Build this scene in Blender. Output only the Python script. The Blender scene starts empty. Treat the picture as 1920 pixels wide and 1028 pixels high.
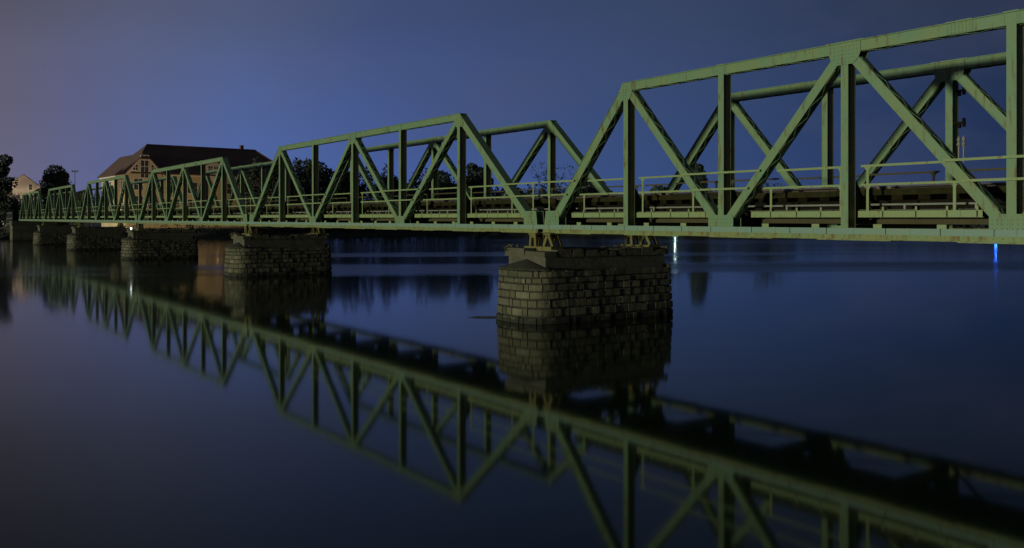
import bpy, math, random
from mathutils import Vector, Matrix
R = math.radians
random.seed(7)
sc = bpy.context.scene
col = sc.collection

# ------------------------------------------------------------------ measures (metres, water at z = 0)
EYE = 2.82                      # camera height above the river
TH = 0.602                      # bridge axis, turned from the viewing direction
JX, JY = 0.8414, 26.0           # middle of the gap above the nearest pier, outer face of the near truss
PAN, PAN1, GAP = 4.175, 3.206, 0.856
TOP, DUCT, BOT = 3.447, -0.197, -0.418   # heights over the eye line
WID = 3.726
GRADE = 0.0044
FOC = 1692.0
AX, AY = math.sin(TH), -math.cos(TH)     # along the bridge, towards the right bank
NX, NY = math.cos(TH), math.sin(TH)      # across the bridge, away from the camera

# ------------------------------------------------------------------ materials
def new_mat(name):
    m = bpy.data.materials.new(name); m.use_nodes = True
    nt = m.node_tree; b = nt.nodes['Principled BSDF']
    return m, nt, b

def N(nt, t, **kw):
    n = nt.nodes.new(t)
    for k, v in kw.items():
        if k.startswith('i_'): n.inputs[k[2:].replace('_', ' ')].default_value = v
        else: setattr(n, k, v)
    return n

def ramp(nt, stops, interp='LINEAR'):
    n = nt.nodes.new('ShaderNodeValToRGB'); cr = n.color_ramp; cr.interpolation = interp
    while len(cr.elements) < len(stops): cr.elements.new(0.5)
    for e, (p, c) in zip(cr.elements, stops):
        e.position = p; e.color = (c[0], c[1], c[2], 1) if not isinstance(c, (int, float)) else (c, c, c, 1)
    return n

def mix(nt, fac, a, b, blend='MIX'):
    n = nt.nodes.new('ShaderNodeMix'); n.data_type = 'RGBA'; n.blend_type = blend
    for s, v in ((0, fac), (6, a), (7, b)):
        if hasattr(v, 'links'): nt.links.new(v, n.inputs[s])
        else: n.inputs[s].default_value = v if s == 0 else (v[0], v[1], v[2], 1)
    return n.outputs[2]

def noise(nt, vec, scale, detail=4, rough=0.55):
    n = N(nt, 'ShaderNodeTexNoise', i_Scale=scale, i_Detail=detail, i_Roughness=rough)
    if vec is not None: nt.links.new(vec, n.inputs['Vector'])
    return n.outputs['Fac']

def scaled(nt, vec, s):
    n = N(nt, 'ShaderNodeMapping'); n.inputs['Scale'].default_value = s
    nt.links.new(vec, n.inputs['Vector']); return n.outputs['Vector']

def steel(name, base, worn, rust, rust_lo=0.60, rust_hi=0.72, rough=0.55):
    m, nt, b = new_mat(name)
    tc = N(nt, 'ShaderNodeTexCoord').outputs['Object']
    geo = N(nt, 'ShaderNodeNewGeometry').outputs['Position']
    f1 = noise(nt, geo, 1.7, 6, 0.6)
    f2 = noise(nt, scaled(nt, geo, (3.0, 3.0, 0.7)), 2.6, 7, 0.65)
    f3 = noise(nt, geo, 14, 4, 0.6)
    c = mix(nt, ramp_out(nt, f1, 0.35, 0.7), base, worn)
    rm = ramp_out(nt, f2, rust_lo, rust_hi)
    c = mix(nt, rm, c, rust)
    sp = ramp_out(nt, f3, 0.66, 0.74)
    mm = N(nt, 'ShaderNodeMath', operation='MULTIPLY'); nt.links.new(sp, mm.inputs[0]); mm.inputs[1].default_value = 0.55
    c = mix(nt, mm.outputs[0], c, [v * 0.6 for v in rust])
    nt.links.new(c, b.inputs['Base Color'])
    b.inputs['Roughness'].default_value = rough
    bp = N(nt, 'ShaderNodeBump', i_Strength=0.18, i_Distance=0.01)
    nt.links.new(f3, bp.inputs['Height']); nt.links.new(bp.outputs[0], b.inputs['Normal'])
    return m

def ramp_out(nt, fac, lo, hi):
    n = N(nt, 'ShaderNodeMapRange'); n.inputs['From Min'].default_value = lo; n.inputs['From Max'].default_value = hi
    nt.links.new(fac, n.inputs['Value']); return n.outputs['Result']

def plain(name, c1, c2, scale=3.0, rough=0.8, bump=0.3, bdist=0.02, stretch=(1, 1, 1), gloss=0.5):
    m, nt, b = new_mat(name); b.inputs['Specular IOR Level'].default_value = gloss
    geo = N(nt, 'ShaderNodeNewGeometry').outputs['Position']
    v = scaled(nt, geo, stretch)
    f = noise(nt, v, scale, 6, 0.62)
    nt.links.new(mix(nt, ramp_out(nt, f, 0.32, 0.68), c1, c2), b.inputs['Base Color'])
    b.inputs['Roughness'].default_value = rough
    if bump:
        bp = N(nt, 'ShaderNodeBump', i_Strength=bump, i_Distance=bdist)
        nt.links.new(noise(nt, v, scale * 4, 5, 0.65), bp.inputs['Height']); nt.links.new(bp.outputs[0], b.inputs['Normal'])
    return m

def glow(name, c, s):
    m, nt, b = new_mat(name)
    b.inputs['Base Color'].default_value = (0.05, 0.05, 0.05, 1)
    b.inputs['Emission Color'].default_value = (c[0], c[1], c[2], 1); b.inputs['Emission Strength'].default_value = s
    return m

M = {}
M['paint'] = steel('green_paint', (0.110, 0.208, 0.108), (0.146, 0.212, 0.080), (0.100, 0.066, 0.020), 0.55, 0.69)
M['web'] = steel('shaded_brown_web_paint', (0.070, 0.058, 0.024), (0.100, 0.085, 0.036), (0.050, 0.032, 0.012))  # post sides: brown grime, with their unlit darkness painted in as well
M['duct'] = steel('pale_duct_paint', (0.140, 0.235, 0.180), (0.155, 0.235, 0.150), (0.130, 0.120, 0.045), 0.62, 0.78)
M['flange'] = steel('weathered_flange_paint', (0.145, 0.215, 0.078), (0.170, 0.185, 0.052), (0.110, 0.072, 0.018), 0.50, 0.66)
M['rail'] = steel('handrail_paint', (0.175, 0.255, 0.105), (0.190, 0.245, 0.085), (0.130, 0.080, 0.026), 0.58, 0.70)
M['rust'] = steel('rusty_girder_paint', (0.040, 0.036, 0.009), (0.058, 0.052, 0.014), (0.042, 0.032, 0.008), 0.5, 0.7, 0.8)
M['bearing'] = steel('yellowed_bearing_paint', (0.115, 0.125, 0.036), (0.130, 0.115, 0.028), (0.110, 0.055, 0.015), 0.5, 0.68)
M['shade_dark'] = plain('shaded_girder_paint', (0.008, 0.008, 0.005), (0.016, 0.013, 0.007), 3, 0.9, gloss=0.05)  # near-black: shade between sleepers and kerb is put into the girder colour
M['timber'] = plain('sleeper_timber', (0.013, 0.014, 0.005), (0.029, 0.027, 0.008), 5, 0.9, gloss=0.1)
M['tarred'] = plain('tarred_sleeper', (0.004, 0.004, 0.002), (0.017, 0.015, 0.006), 2.2, 0.9, gloss=0.05)
M['steelrail'] = plain('rail_steel', (0.10, 0.075, 0.055), (0.16, 0.13, 0.10), 5, 0.5, 0.1)
M['grating'] = plain('walkway_plate', (0.05, 0.055, 0.04), (0.10, 0.10, 0.07), 4, 0.8)
M['pipe'] = plain('grey_pipe', (0.16, 0.18, 0.15), (0.22, 0.23, 0.18), 3, 0.5, 0.1)
M['mortar'] = plain('dark_joint', (0.016, 0.016, 0.012), (0.03, 0.03, 0.02), 8, 0.95)
M['moss'] = plain('mossy_slab', (0.014, 0.018, 0.008), (0.040, 0.040, 0.020), 6, 0.95, 0.6, 0.03)
M['bark'] = plain('bark', (0.03, 0.024, 0.018), (0.06, 0.05, 0.036), 3, 0.95)
M['twig'] = plain('bare_twigs', (0.07, 0.045, 0.04), (0.11, 0.07, 0.055), 3, 0.95)
M['soil'] = plain('bank_soil', (0.025, 0.028, 0.016), (0.05, 0.045, 0.028), 0.4, 0.95, 0.6, 0.2)
M['log'] = plain('wet_wood', (0.012, 0.014, 0.010), (0.03, 0.03, 0.02), 6, 0.5)
M['tile'] = plain('roof_tiles', (0.078, 0.046, 0.036), (0.115, 0.066, 0.050), 0.5, 0.85, 0.5, 0.05)
M['render'] = plain('ochre_render', (0.38, 0.32, 0.19), (0.46, 0.39, 0.24), 0.6, 0.9, 0.1)
M['palewall'] = plain('cream_render', (0.55, 0.47, 0.37), (0.62, 0.54, 0.43), 0.5, 0.9, 0.1)
M['white'] = plain('white_joinery', (0.55, 0.53, 0.48), (0.62, 0.60, 0.55), 1.5, 0.6, 0.05)
M['lampmetal'] = plain('lamp_metal', (0.04, 0.045, 0.05), (0.07, 0.07, 0.07), 3, 0.5, 0.05)
M['pane'], _nt, _b = new_mat('dark_glass'); _b.inputs['Base Color'].default_value = (0.045, 0.045, 0.05, 1); _b.inputs['Roughness'].default_value = 0.2
M['white_glow'] = glow('white_lamp_glass', (0.75, 0.92, 1.0), 8)
M['blue_glow'] = glow('blue_lamp_glass', (0.02, 0.12, 1.0), 160)
M['cyan_glow'] = glow('white_green_lamp_glass', (0.62, 1.0, 0.95), 230)
M['warm_glow'] = glow('sodium_lamp_glass', (1.0, 0.60, 0.32), 4)

def stone_mat(name, lo, hi, tint):
    m, nt, b = new_mat(name)
    at = N(nt, 'ShaderNodeAttribute'); at.attribute_name = 'block'
    geo = N(nt, 'ShaderNodeNewGeometry').outputs['Position']
    f = noise(nt, geo, 3.2, 7, 0.7)
    c = mix(nt, at.outputs['Fac'], lo, hi)
    c = mix(nt, ramp_out(nt, f, 0.42, 0.72), c, tint)
    g = noise(nt, geo, 22, 4, 0.6)
    c = mix(nt, ramp_out(nt, g, 0.55, 0.8), c, [v * 0.45 for v in lo])
    sz = N(nt, 'ShaderNodeSeparateXYZ'); nt.links.new(geo, sz.inputs[0])
    wz = N(nt, 'ShaderNodeMath', operation='MULTIPLY_ADD'); nt.links.new(f, wz.inputs[0]); wz.inputs[1].default_value = -0.5; nt.links.new(sz.outputs['Z'], wz.inputs[2])
    c = mix(nt, ramp_out(nt, wz.outputs[0], -0.02, -0.13), c, (0.016, 0.018, 0.009))          # wet algae line
    ms = noise(nt, geo, 1.1, 5, 0.7)
    mo = N(nt, 'ShaderNodeMath', operation='MULTIPLY'); nt.links.new(ramp_out(nt, ms, 0.50, 0.64), mo.inputs[0]); mo.inputs[1].default_value = 0.7
    c = mix(nt, mo.outputs[0], c, (0.034, 0.040, 0.014))                                      # moss and soot patches
    nt.links.new(c, b.inputs['Base Color']); b.inputs['Roughness'].default_value = 0.9
    bp = N(nt, 'ShaderNodeBump', i_Strength=0.9, i_Distance=0.05)
    nt.links.new(noise(nt, geo, 9, 6, 0.7), bp.inputs['Height']); nt.links.new(bp.outputs[0], b.inputs['Normal'])
    return m
M['stone'] = stone_mat('weathered_stone', (0.066, 0.066, 0.038), (0.165, 0.158, 0.092), (0.070, 0.074, 0.034))
M['ashlar'] = stone_mat('smooth_ashlar', (0.075, 0.073, 0.050), (0.105, 0.100, 0.068), (0.055, 0.056, 0.034))

def leaf_mat(name, a, b_):
    m, nt, b = new_mat(name)
    at = N(nt, 'ShaderNodeAttribute'); at.attribute_name = 'tone'
    nt.links.new(mix(nt, at.outputs['Fac'], a, b_), b.inputs['Base Color']); b.inputs['Roughness'].default_value = 0.75
    return m
M['leaf'] = leaf_mat('dark_foliage', (0.014, 0.022, 0.012), (0.045, 0.065, 0.030))
M['leaf2'] = leaf_mat('blue_green_foliage', (0.012, 0.022, 0.018), (0.035, 0.060, 0.042))
M['weed'] = leaf_mat('pale_weeds', (0.06, 0.075, 0.03), (0.15, 0.15, 0.07))
M['scrub'] = leaf_mat('bank_scrub', (0.012, 0.016, 0.010), (0.034, 0.042, 0.022))

# ------------------------------------------------------------------ mesh building
class MB:
    def __init__(s): s.v = []; s.f = []; s.a = []
    def hexa(s, p, tone=None):
        k = len(s.v); s.v += [tuple(q) for q in p]
        for f in ((0, 3, 2, 1), (4, 5, 6, 7), (0, 1, 5, 4), (1, 2, 6, 5), (2, 3, 7, 6), (3, 0, 4, 7)):
            s.f.append(tuple(k + i for i in f)); s.a.append(0.5 if tone is None else tone)
    def box(s, x0, x1, y0, y1, z0, z1, tone=None):
        s.hexa([(x0, y0, z0), (x1, y0, z0), (x1, y1, z0), (x0, y1, z0), (x0, y0, z1), (x1, y0, z1), (x1, y1, z1), (x0, y1, z1)], tone)
    def beam(s, a, b, side, w, h):
        a, b = Vector(a), Vector(b); d = (b - a).normalized(); u = Vector(side); u = (u - d * u.dot(d)).normalized(); v = d.cross(u)
        u *= w / 2; v *= h / 2
        s.hexa([a - u - v, a + u - v, a + u + v, a - u + v, b - u - v, b + u - v, b + u + v, b - u + v])
    def bar(s, a, b, off, w, y0, y1):
        """bar in the plane of the truss from (x,z) a to b, shifted off sideways, width w, between depths y0 and y1"""
        d = Vector((b[0] - a[0], b[1] - a[1])).normalized(); n = Vector((-d.y, d.x))
        p = []
        for y in (y0, y1):
            for q, sg in ((a, -1), (a, 1), (b, 1), (b, -1)):
                o = n * (off + sg * w / 2); p.append((q[0] + o.x, y, q[1] + o.y))
        s.hexa(p)
    def poly(s, pts, y0, y1):
        k = len(s.v); n = len(pts)
        s.v += [(x, y0, z) for x, z in pts] + [(x, y1, z) for x, z in pts]
        s.f.append(tuple(range(k, k + n))); s.f.append(tuple(range(k + 2 * n - 1, k + n - 1, -1))); s.a += [0.5, 0.5]
        for i in range(n):
            j = (i + 1) % n
            s.f.append((k + j, k + i, k + n + i, k + n + j)); s.a.append(0.5)
    def rivet(s, x, y, z, r=0.017, out=-1):
        k = len(s.v)
        for rr, d in ((r, 0.0), (r * 0.6, 0.011)):
            for i in range(6):
                t = i * math.pi / 3; s.v.append((x + rr * math.cos(t), y + out * d, z + rr * math.sin(t)))
        for i in range(6):
            j = (i + 1) % 6; s.f.append((k + i, k + j, k + 6 + j, k + 6 + i)); s.a.append(0.5)
        s.f.append(tuple(k + 6 + i for i in range(6))); s.a.append(0.5)
    def tube(s, pts, rads, n=8, tone=None):
        k0 = len(s.v); prev = None
        for i, p in enumerate(pts):
            p = Vector(p)
            d = (Vector(pts[min(i + 1, len(pts) - 1)]) - Vector(pts[max(i - 1, 0)])).normalized()
            u = d.cross(Vector((0.31, 0.77, 0.55))).normalized(); v = d.cross(u)
            for j in range(n):
                t = j * 2 * math.pi / n; s.v.append(tuple(p + (u * math.cos(t) + v * math.sin(t)) * rads[i]))
        for i in range(len(pts) - 1):
            for j in range(n):
                a = k0 + i * n + j; b = k0 + i * n + (j + 1) % n
                s.f.append((a, b, b + n, a + n)); s.a.append(0.5 if tone is None else tone)
        s.f.append(tuple(k0 + j for j in range(n))[::-1]); s.a.append(0.5)
        e = k0 + (len(pts) - 1) * n; s.f.append(tuple(e + j for j in range(n))); s.a.append(0.5)
    def ball(s, c, r, n=10, sz=1.0):
        pts, rr = [], []
        for i in range(n + 1):
            t = -math.pi / 2 + math.pi * i / n
            pts.append((c[0], c[1], c[2] + r * sz * math.sin(t))); rr.append(max(r * math.cos(t), 0.001))
        s.tube(pts, rr, 12)
    def face(s, pts, tone=0.5):
        k = len(s.v); s.v += [tuple(p) for p in pts]; s.f.append(tuple(range(k, k + len(pts)))); s.a.append(tone)
    def build(s, name, m, parent=None, shear=False, attr=None, loc=None, smooth=False):
        v = s.v
        if shear: v = [(x, y, z + GRADE * (x * AY + y * NY)) for x, y, z in v]
        me = bpy.data.meshes.new(name); me.from_pydata([tuple(p) for p in v], [], s.f); me.update()
        import bmesh
        b = bmesh.new(); b.from_mesh(me)
        if attr is None: bmesh.ops.recalc_face_normals(b, faces=b.faces)
        b.to_mesh(me); b.free()
        if attr:
            at = me.attributes.new(attr, 'FLOAT', 'FACE'); at.data.foreach_set('value', s.a)
        me.materials.append(m)
        if smooth: me.polygons.foreach_set('use_smooth', [True] * len(me.polygons))
        o = bpy.data.objects.new(name, me); col.objects.link(o)
        if parent is not None: o.parent = parent
        if loc: o.location = loc
        return o

def empty(name, loc=(0, 0, 0), rz=0.0):
    o = bpy.data.objects.new(name, None); col.objects.link(o); o.location = loc; o.rotation_euler = (0, 0, rz); o.empty_display_size = 0.3
    return o

def tag(o, label=None, cat=None, group=None, kind=None):
    if label: o['label'] = label
    if cat: o['category'] = cat
    if group: o['group'] = group
    if kind: o['kind'] = kind
    return o

def kids(o): return [c for c in bpy.data.objects if c.parent is o]
def copy_tree(o, parent=None):
    c = o.copy(); col.objects.link(c)
    if parent is not None: c.parent = parent
    for ch in list(o.children): copy_tree(ch, c)
    return c

def at(px, Y):                   # metre position of a bearing seen at a distance Y in front of the camera
    return (px - 960) / FOC * Y

# ------------------------------------------------------------------ the bridge
D = 0.24                         # depth of the truss members across the bridge
def laced(mb, a, b, w, full_top=False):
    """two channels joined by lattice lacing; full_top closes the upper side with a cover plate"""
    mb.bar(a, b, 0, w, 0.003 + (w - .19) * .04, 0.018); mb.bar(a, b, 0, w, D - 0.018, D - 0.003 - (w - .19) * .04)
    d = Vector((b[0] - a[0], 0, b[1] - a[1])); L = d.length; d.normalize(); n = Vector((-d.z, 0, d.x))
    if n.z < 0: n = -n
    for sg in (1, -1):
        o = sg * (w / 2 - 0.008)
        q = lambda t, y, e=0.0: (a[0] + d.x * t + n.x * (o + e), y, a[1] + d.z * t + n.z * (o + e))
        if sg > 0 and full_top:
            mb.beam(q(0, D / 2, 0.012), q(L, D / 2, 0.012), (0, 1, 0), D + 0.03, 0.012)
            continue
        for y in (0.046, D - 0.046): mb.beam(q(0, y), q(L, y), (0, 1, 0), 0.058, 0.014)
        k = int(L / 0.26)
        for i in range(k):
            t0, t1 = L * i / k, L * (i + 1) / k
            y0, y1 = (0.05, D - 0.05) if i % 2 else (D - 0.05, 0.05)
            mb.beam(q(t0, y0, sg * 0.010), q(t1, y1, sg * 0.010), (0, 1, 0), 0.05, 0.006)
        for t in (0.55, L / 2, L - 0.6):
            mb.beam(q(t - 0.14, D / 2, sg * 0.011), q(t + 0.14, D / 2, sg * 0.011), (0, 1, 0), D - 0.06, 0.009)

def ibeam(mb, x, z0, z1, w=0.165):
    mb.box(x - w / 2, x + w / 2, -0.004, 0.016, z0, z1); mb.box(x - w / 2, x + w / 2, D - 0.016, D + 0.004, z0, z1)

def rivet_grid(mb, x0, x1, z0, z1, dx, dz, inside):
    z = z0
    while z <= z1 + 1e-6:
        x = x0
        while x <= x1 + 1e-6:
            if inside(x, z): mb.rivet(x, -0.015, z, 0.014); mb.rivet(x, D + 0.015, z, 0.014, 1)
            x += dx
        z += dz

def in_poly(pts, m=0.03):
    def f(x, z):
        s = 0
        for i in range(len(pts)):
            (x0, z0), (x1, z1) = pts[i], pts[(i + 1) % len(pts)]
            L = math.hypot(x1 - x0, z1 - z0); c = ((x1 - x0) * (z - z0) - (z1 - z0) * (x - x0)) / L
            if abs(c) < m: return False
            s += 1 if c > 0 else -1
        return abs(s) == len(pts)
    return f

def make_truss(root, p, y, brace):
    """all parts of one truss as children of root, moved to depth y"""
    P = []
    def put(name, mb, m, label=None):
        o = mb.build(name, m, root, shear=True); o.location = (0, y, GRADE * y * NY); P.append(o)
        if label: o['label'] = label
        return o
    zt, zb = TOP - 0.11, -0.26
    U = {i: (i * p, zt) for i in range(1, 6)}; L = {i: (i * p, zb) for i in range(0, 7)}
    mb = MB(); x0, x1 = p - 0.10, 5 * p + 0.10
    mb.box(x0, x1, 0, 0.016, TOP - 0.215, TOP - 0.012); mb.box(x0, x1, D - 0.016, D, TOP - 0.215, TOP - 0.012)
    mb.box(x0, x1, -0.035, D + 0.035, TOP - 0.012, TOP + 0.003)
    for yy in (0.05, D - 0.05): mb.box(x0, x1, yy - 0.034, yy + 0.034, TOP - 0.217, TOP - 0.203)
    k = int((x1 - x0) / 0.3)
    for i in range(k):
        t0, t1 = x0 + (x1 - x0) * i / k, x0 + (x1 - x0) * (i + 1) / k
        ya, yb = (0.05, D - 0.05) if i % 2 else (D - 0.05, 0.05)
        mb.beam((t0, ya, TOP - 0.222), (t1, yb, TOP - 0.222), (0, 1, 0), 0.05, 0.007)
    for xs in (2 * p, 4 * p, 3 * p):            # splice and cover plates
        w = 0.42 if xs == 3 * p else 0.13
        mb.box(xs - w, xs + w, -0.028, D + 0.028, TOP + 0.003, TOP + 0.016)
        if xs != 3 * p:
            mb.box(xs + 0.10, xs + 0.11, -0.006, 0.0, TOP - 0.21, TOP - 0.014)
            for q in range(4): mb.rivet(xs + 0.14, 0.0, TOP - 0.05 - q * 0.045, 0.012); mb.rivet(xs - 0.12, 0.0, TOP - 0.05 - q * 0.045, 0.012)
    xs = 3.72 * p                                # riveted field splice beside the fourth post
    mb.box(xs - 0.24, xs + 0.24, -0.012, 0.0, TOP - 0.20, TOP - 0.02)
    for i in range(7):
        for q in range(4): mb.rivet(xs - 0.2 + i * 0.066, -0.012, TOP - 0.045 - q * 0.045, 0.013)
    mb.box(xs - 0.24, xs + 0.24, -0.03, D + 0.03, TOP + 0.003, TOP + 0.016)
    put('top_chord', mb, M['paint'])
    mb = MB(); x0, x1 = -0.30, 6 * p + 0.30
    mb.box(x0, x1, 0, 0.016, BOT + 0.012, DUCT - 0.03); mb.box(x0, x1, D - 0.016, D, BOT + 0.012, DUCT - 0.03)
    mb.box(x0, x1, -0.085, D + 0.06, BOT - 0.002, BOT + 0.012)
    mb.box(x0, x1, -0.030, -0.0005, BOT + 0.012, BOT + 0.098)
    c = 0.35
    while c < 6 * p - 1:                         # cover plates under the chord
        mb.box(c, c + 1.55 + 0.5 * ((c * 3) % 1), -0.10, D + 0.07, BOT - 0.018, BOT - 0.002); c += 2.9
    x = x0 + 0.08
    while x < x1: mb.rivet(x, -0.030, BOT + 0.058, 0.013); x += 0.17
    put('bottom_chord', mb, M['flange'])
    for a, b in ((L[0], U[1]), (L[6], U[5])):
        mb = MB(); laced(mb, a, b, 0.235, True); put('end_post', mb, M['paint'])
    for a, b in ((U[1], L[2]), (L[2], U[3]), (U[3], L[4]), (L[4], U[5])):
        mb = MB(); laced(mb, a, b, 0.19); put('diagonal', mb, M['paint'])
    for i in range(1, 6):
        mb = MB(); ibeam(mb, i * p, DUCT - 0.05, TOP - (0.216 if i % 2 else 0.0135))
        if i % 2:
            mb.box(i * p - 0.30, i * p - 0.0826, 0.002, 0.012, DUCT - 0.05, DUCT + 0.045)
        o = put('vertical_post', mb, M['paint'])
        s = 1 if brace > 0 else -1; yb = D if s > 0 else 0.0     # knee brace, a sub-part of its post
        mb = MB()
        q = [(i * p - 0.012, yb, 0.75), (i * p - 0.012, yb, -0.12), (i * p - 0.012, yb + s * 0.62, -0.12), (i * p - 0.012, yb + s * 0.52, 0.02)]
        mb.hexa(q + [(a + 0.024, b_, c_) for a, b_, c_ in q])
        mb.beam((i * p, yb + s * 0.015, 0.78), (i * p, yb + s * 0.57, 0.0), (1, 0, 0), 0.12, 0.014)
        k = mb.build('knee_brace', M['rust'], o, shear=True)
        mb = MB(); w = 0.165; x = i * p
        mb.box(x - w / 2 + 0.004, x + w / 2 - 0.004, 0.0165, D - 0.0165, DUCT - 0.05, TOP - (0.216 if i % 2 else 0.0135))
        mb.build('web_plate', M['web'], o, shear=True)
    g = {}
    for i in (1, 3, 5):
        x = i * p
        if i == 3: pts = [(x - .36, TOP - .014), (x + .36, TOP - .014), (x + .36, TOP - .24), (x + .31, TOP - .34), (x + .20, TOP - .44), (x - .22, TOP - .44), (x - .30, TOP - .34), (x - .35, TOP - .22)]
        else:
            s = 1 if i == 1 else -1
            pts = [(x - s * .13, TOP - .014), (x + s * .24, TOP - .014), (x + s * .24, TOP - .30), (x + s * .20, TOP - .36), (x + s * .12, TOP - .45), (x - s * .26, TOP - .45), (x - s * .31, TOP - .36)]
        g[('u', i)] = pts
    for i in (0, 2, 4, 6):
        x = i * p
        if i in (2, 4): pts = [(x - .37, BOT + .11), (x + .37, BOT + .11), (x + .37, .01), (x + .31, .065), (x - .31, .065), (x - .37, .01)]
        else:
            s = 1 if i == 0 else -1
            pts = [(x - s * .27, BOT + .11), (x + s * .42, BOT + .11), (x + s * .42, .10), (x + s * .36, .20), (x - s * .19, .20)]
        g[('l', i)] = pts
    for key, pts in g.items():
        mb = MB(); mb.poly(pts, -0.015, -0.0008); mb.poly(pts, D + 0.0008, D + 0.015)
        xs = [a for a, b in pts]; zs = [b for a, b in pts]
        rivet_grid(mb, min(xs) + .05, max(xs) - .04, min(zs) + .05, max(zs) - .03, .085, .075, in_poly(pts, .035))
        put('gusset_plate', mb, M['paint'])
    return P

def make_railing(root, p, y_in, y_out, name, back):
    rails = MB(); posts = []
    dy = 0.045
    def line(a, b, z, y): rails.box(a, b, y - 0.006, y + 0.03, z - 0.005, z + 0.005); rails.box(a, b, y - 0.006, y + 0.004, z - 0.04, z - 0.005)
    zt, zm, zf = 1.035, 0.665, 0.14
    def diag_x(i_up, i_low, z):                 # where the diagonal between an upper and a lower node passes height z
        t = (z + 0.26) / (TOP - 0.11 + 0.26); return i_low * p + (i_up - i_low) * p * t
    for o in (1, 3, 5):
        for s in (-1, 1):
            e = o + s
            for z in (zt, zm):
                dx = diag_x(o, e, z); near = o * p + s * 0.16; far = dx - s * (0.02 if z == zm else 0.16)
                line(min(near, far), max(near, far), z, y_in)
            for xx in (o * p + s * 0.30, o * p + s * 0.64 * p):
                if abs(xx - diag_x(o, e, 0.1)) > 0.25: posts.append((xx, y_in, zf, zt - 0.04 if abs(xx - o * p) < abs(diag_x(o, e, zt) - o * p) - 0.05 else zm - 0.04))
    for e in (0, 2, 4, 6):
        for z in (zt, zm):
            a = diag_x(e - 1, e, z) if e else -GAP / 2 + 0.06
            b = diag_x(e + 1, e, z) if e < 6 else 6 * p + GAP / 2 - 0.06
            line(a, b, z, y_out)
            if e == 0: rails.box(a, a + 0.04, y_out, y_out + 0.03, z - 0.06, z)
        if e == 0: posts.append((-0.02, y_out + 0.034, 0.2, zt - 0.04))
        if e == 6: posts.append((6 * p + 0.06, y_out + 0.034, 0.2, zt - 0.04))
    r = rails.build(name, M['rail'] if not back else M['rust'], root, shear=True)  # far railing gets dark brown to stand for its shade
    for x, y, a, b in posts:
        mb = MB(); mb.box(x - 0.028, x + 0.028, y + 0.0045, y + 0.014, a, b); mb.box(x - 0.028, x - 0.019, y + 0.014, y + 0.05, a, b)
        for z in (b, min(b, zm - 0.04)):
            mb.poly([(x - 0.028, z), (x - 0.075, z), (x - 0.028, z - 0.07)], y + 0.0045, y + 0.012)
            mb.poly([(x + 0.028, z), (x + 0.075, z), (x + 0.028, z - 0.07)], y + 0.0045, y + 0.012)
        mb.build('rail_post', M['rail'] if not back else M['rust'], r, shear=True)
    return r

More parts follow.
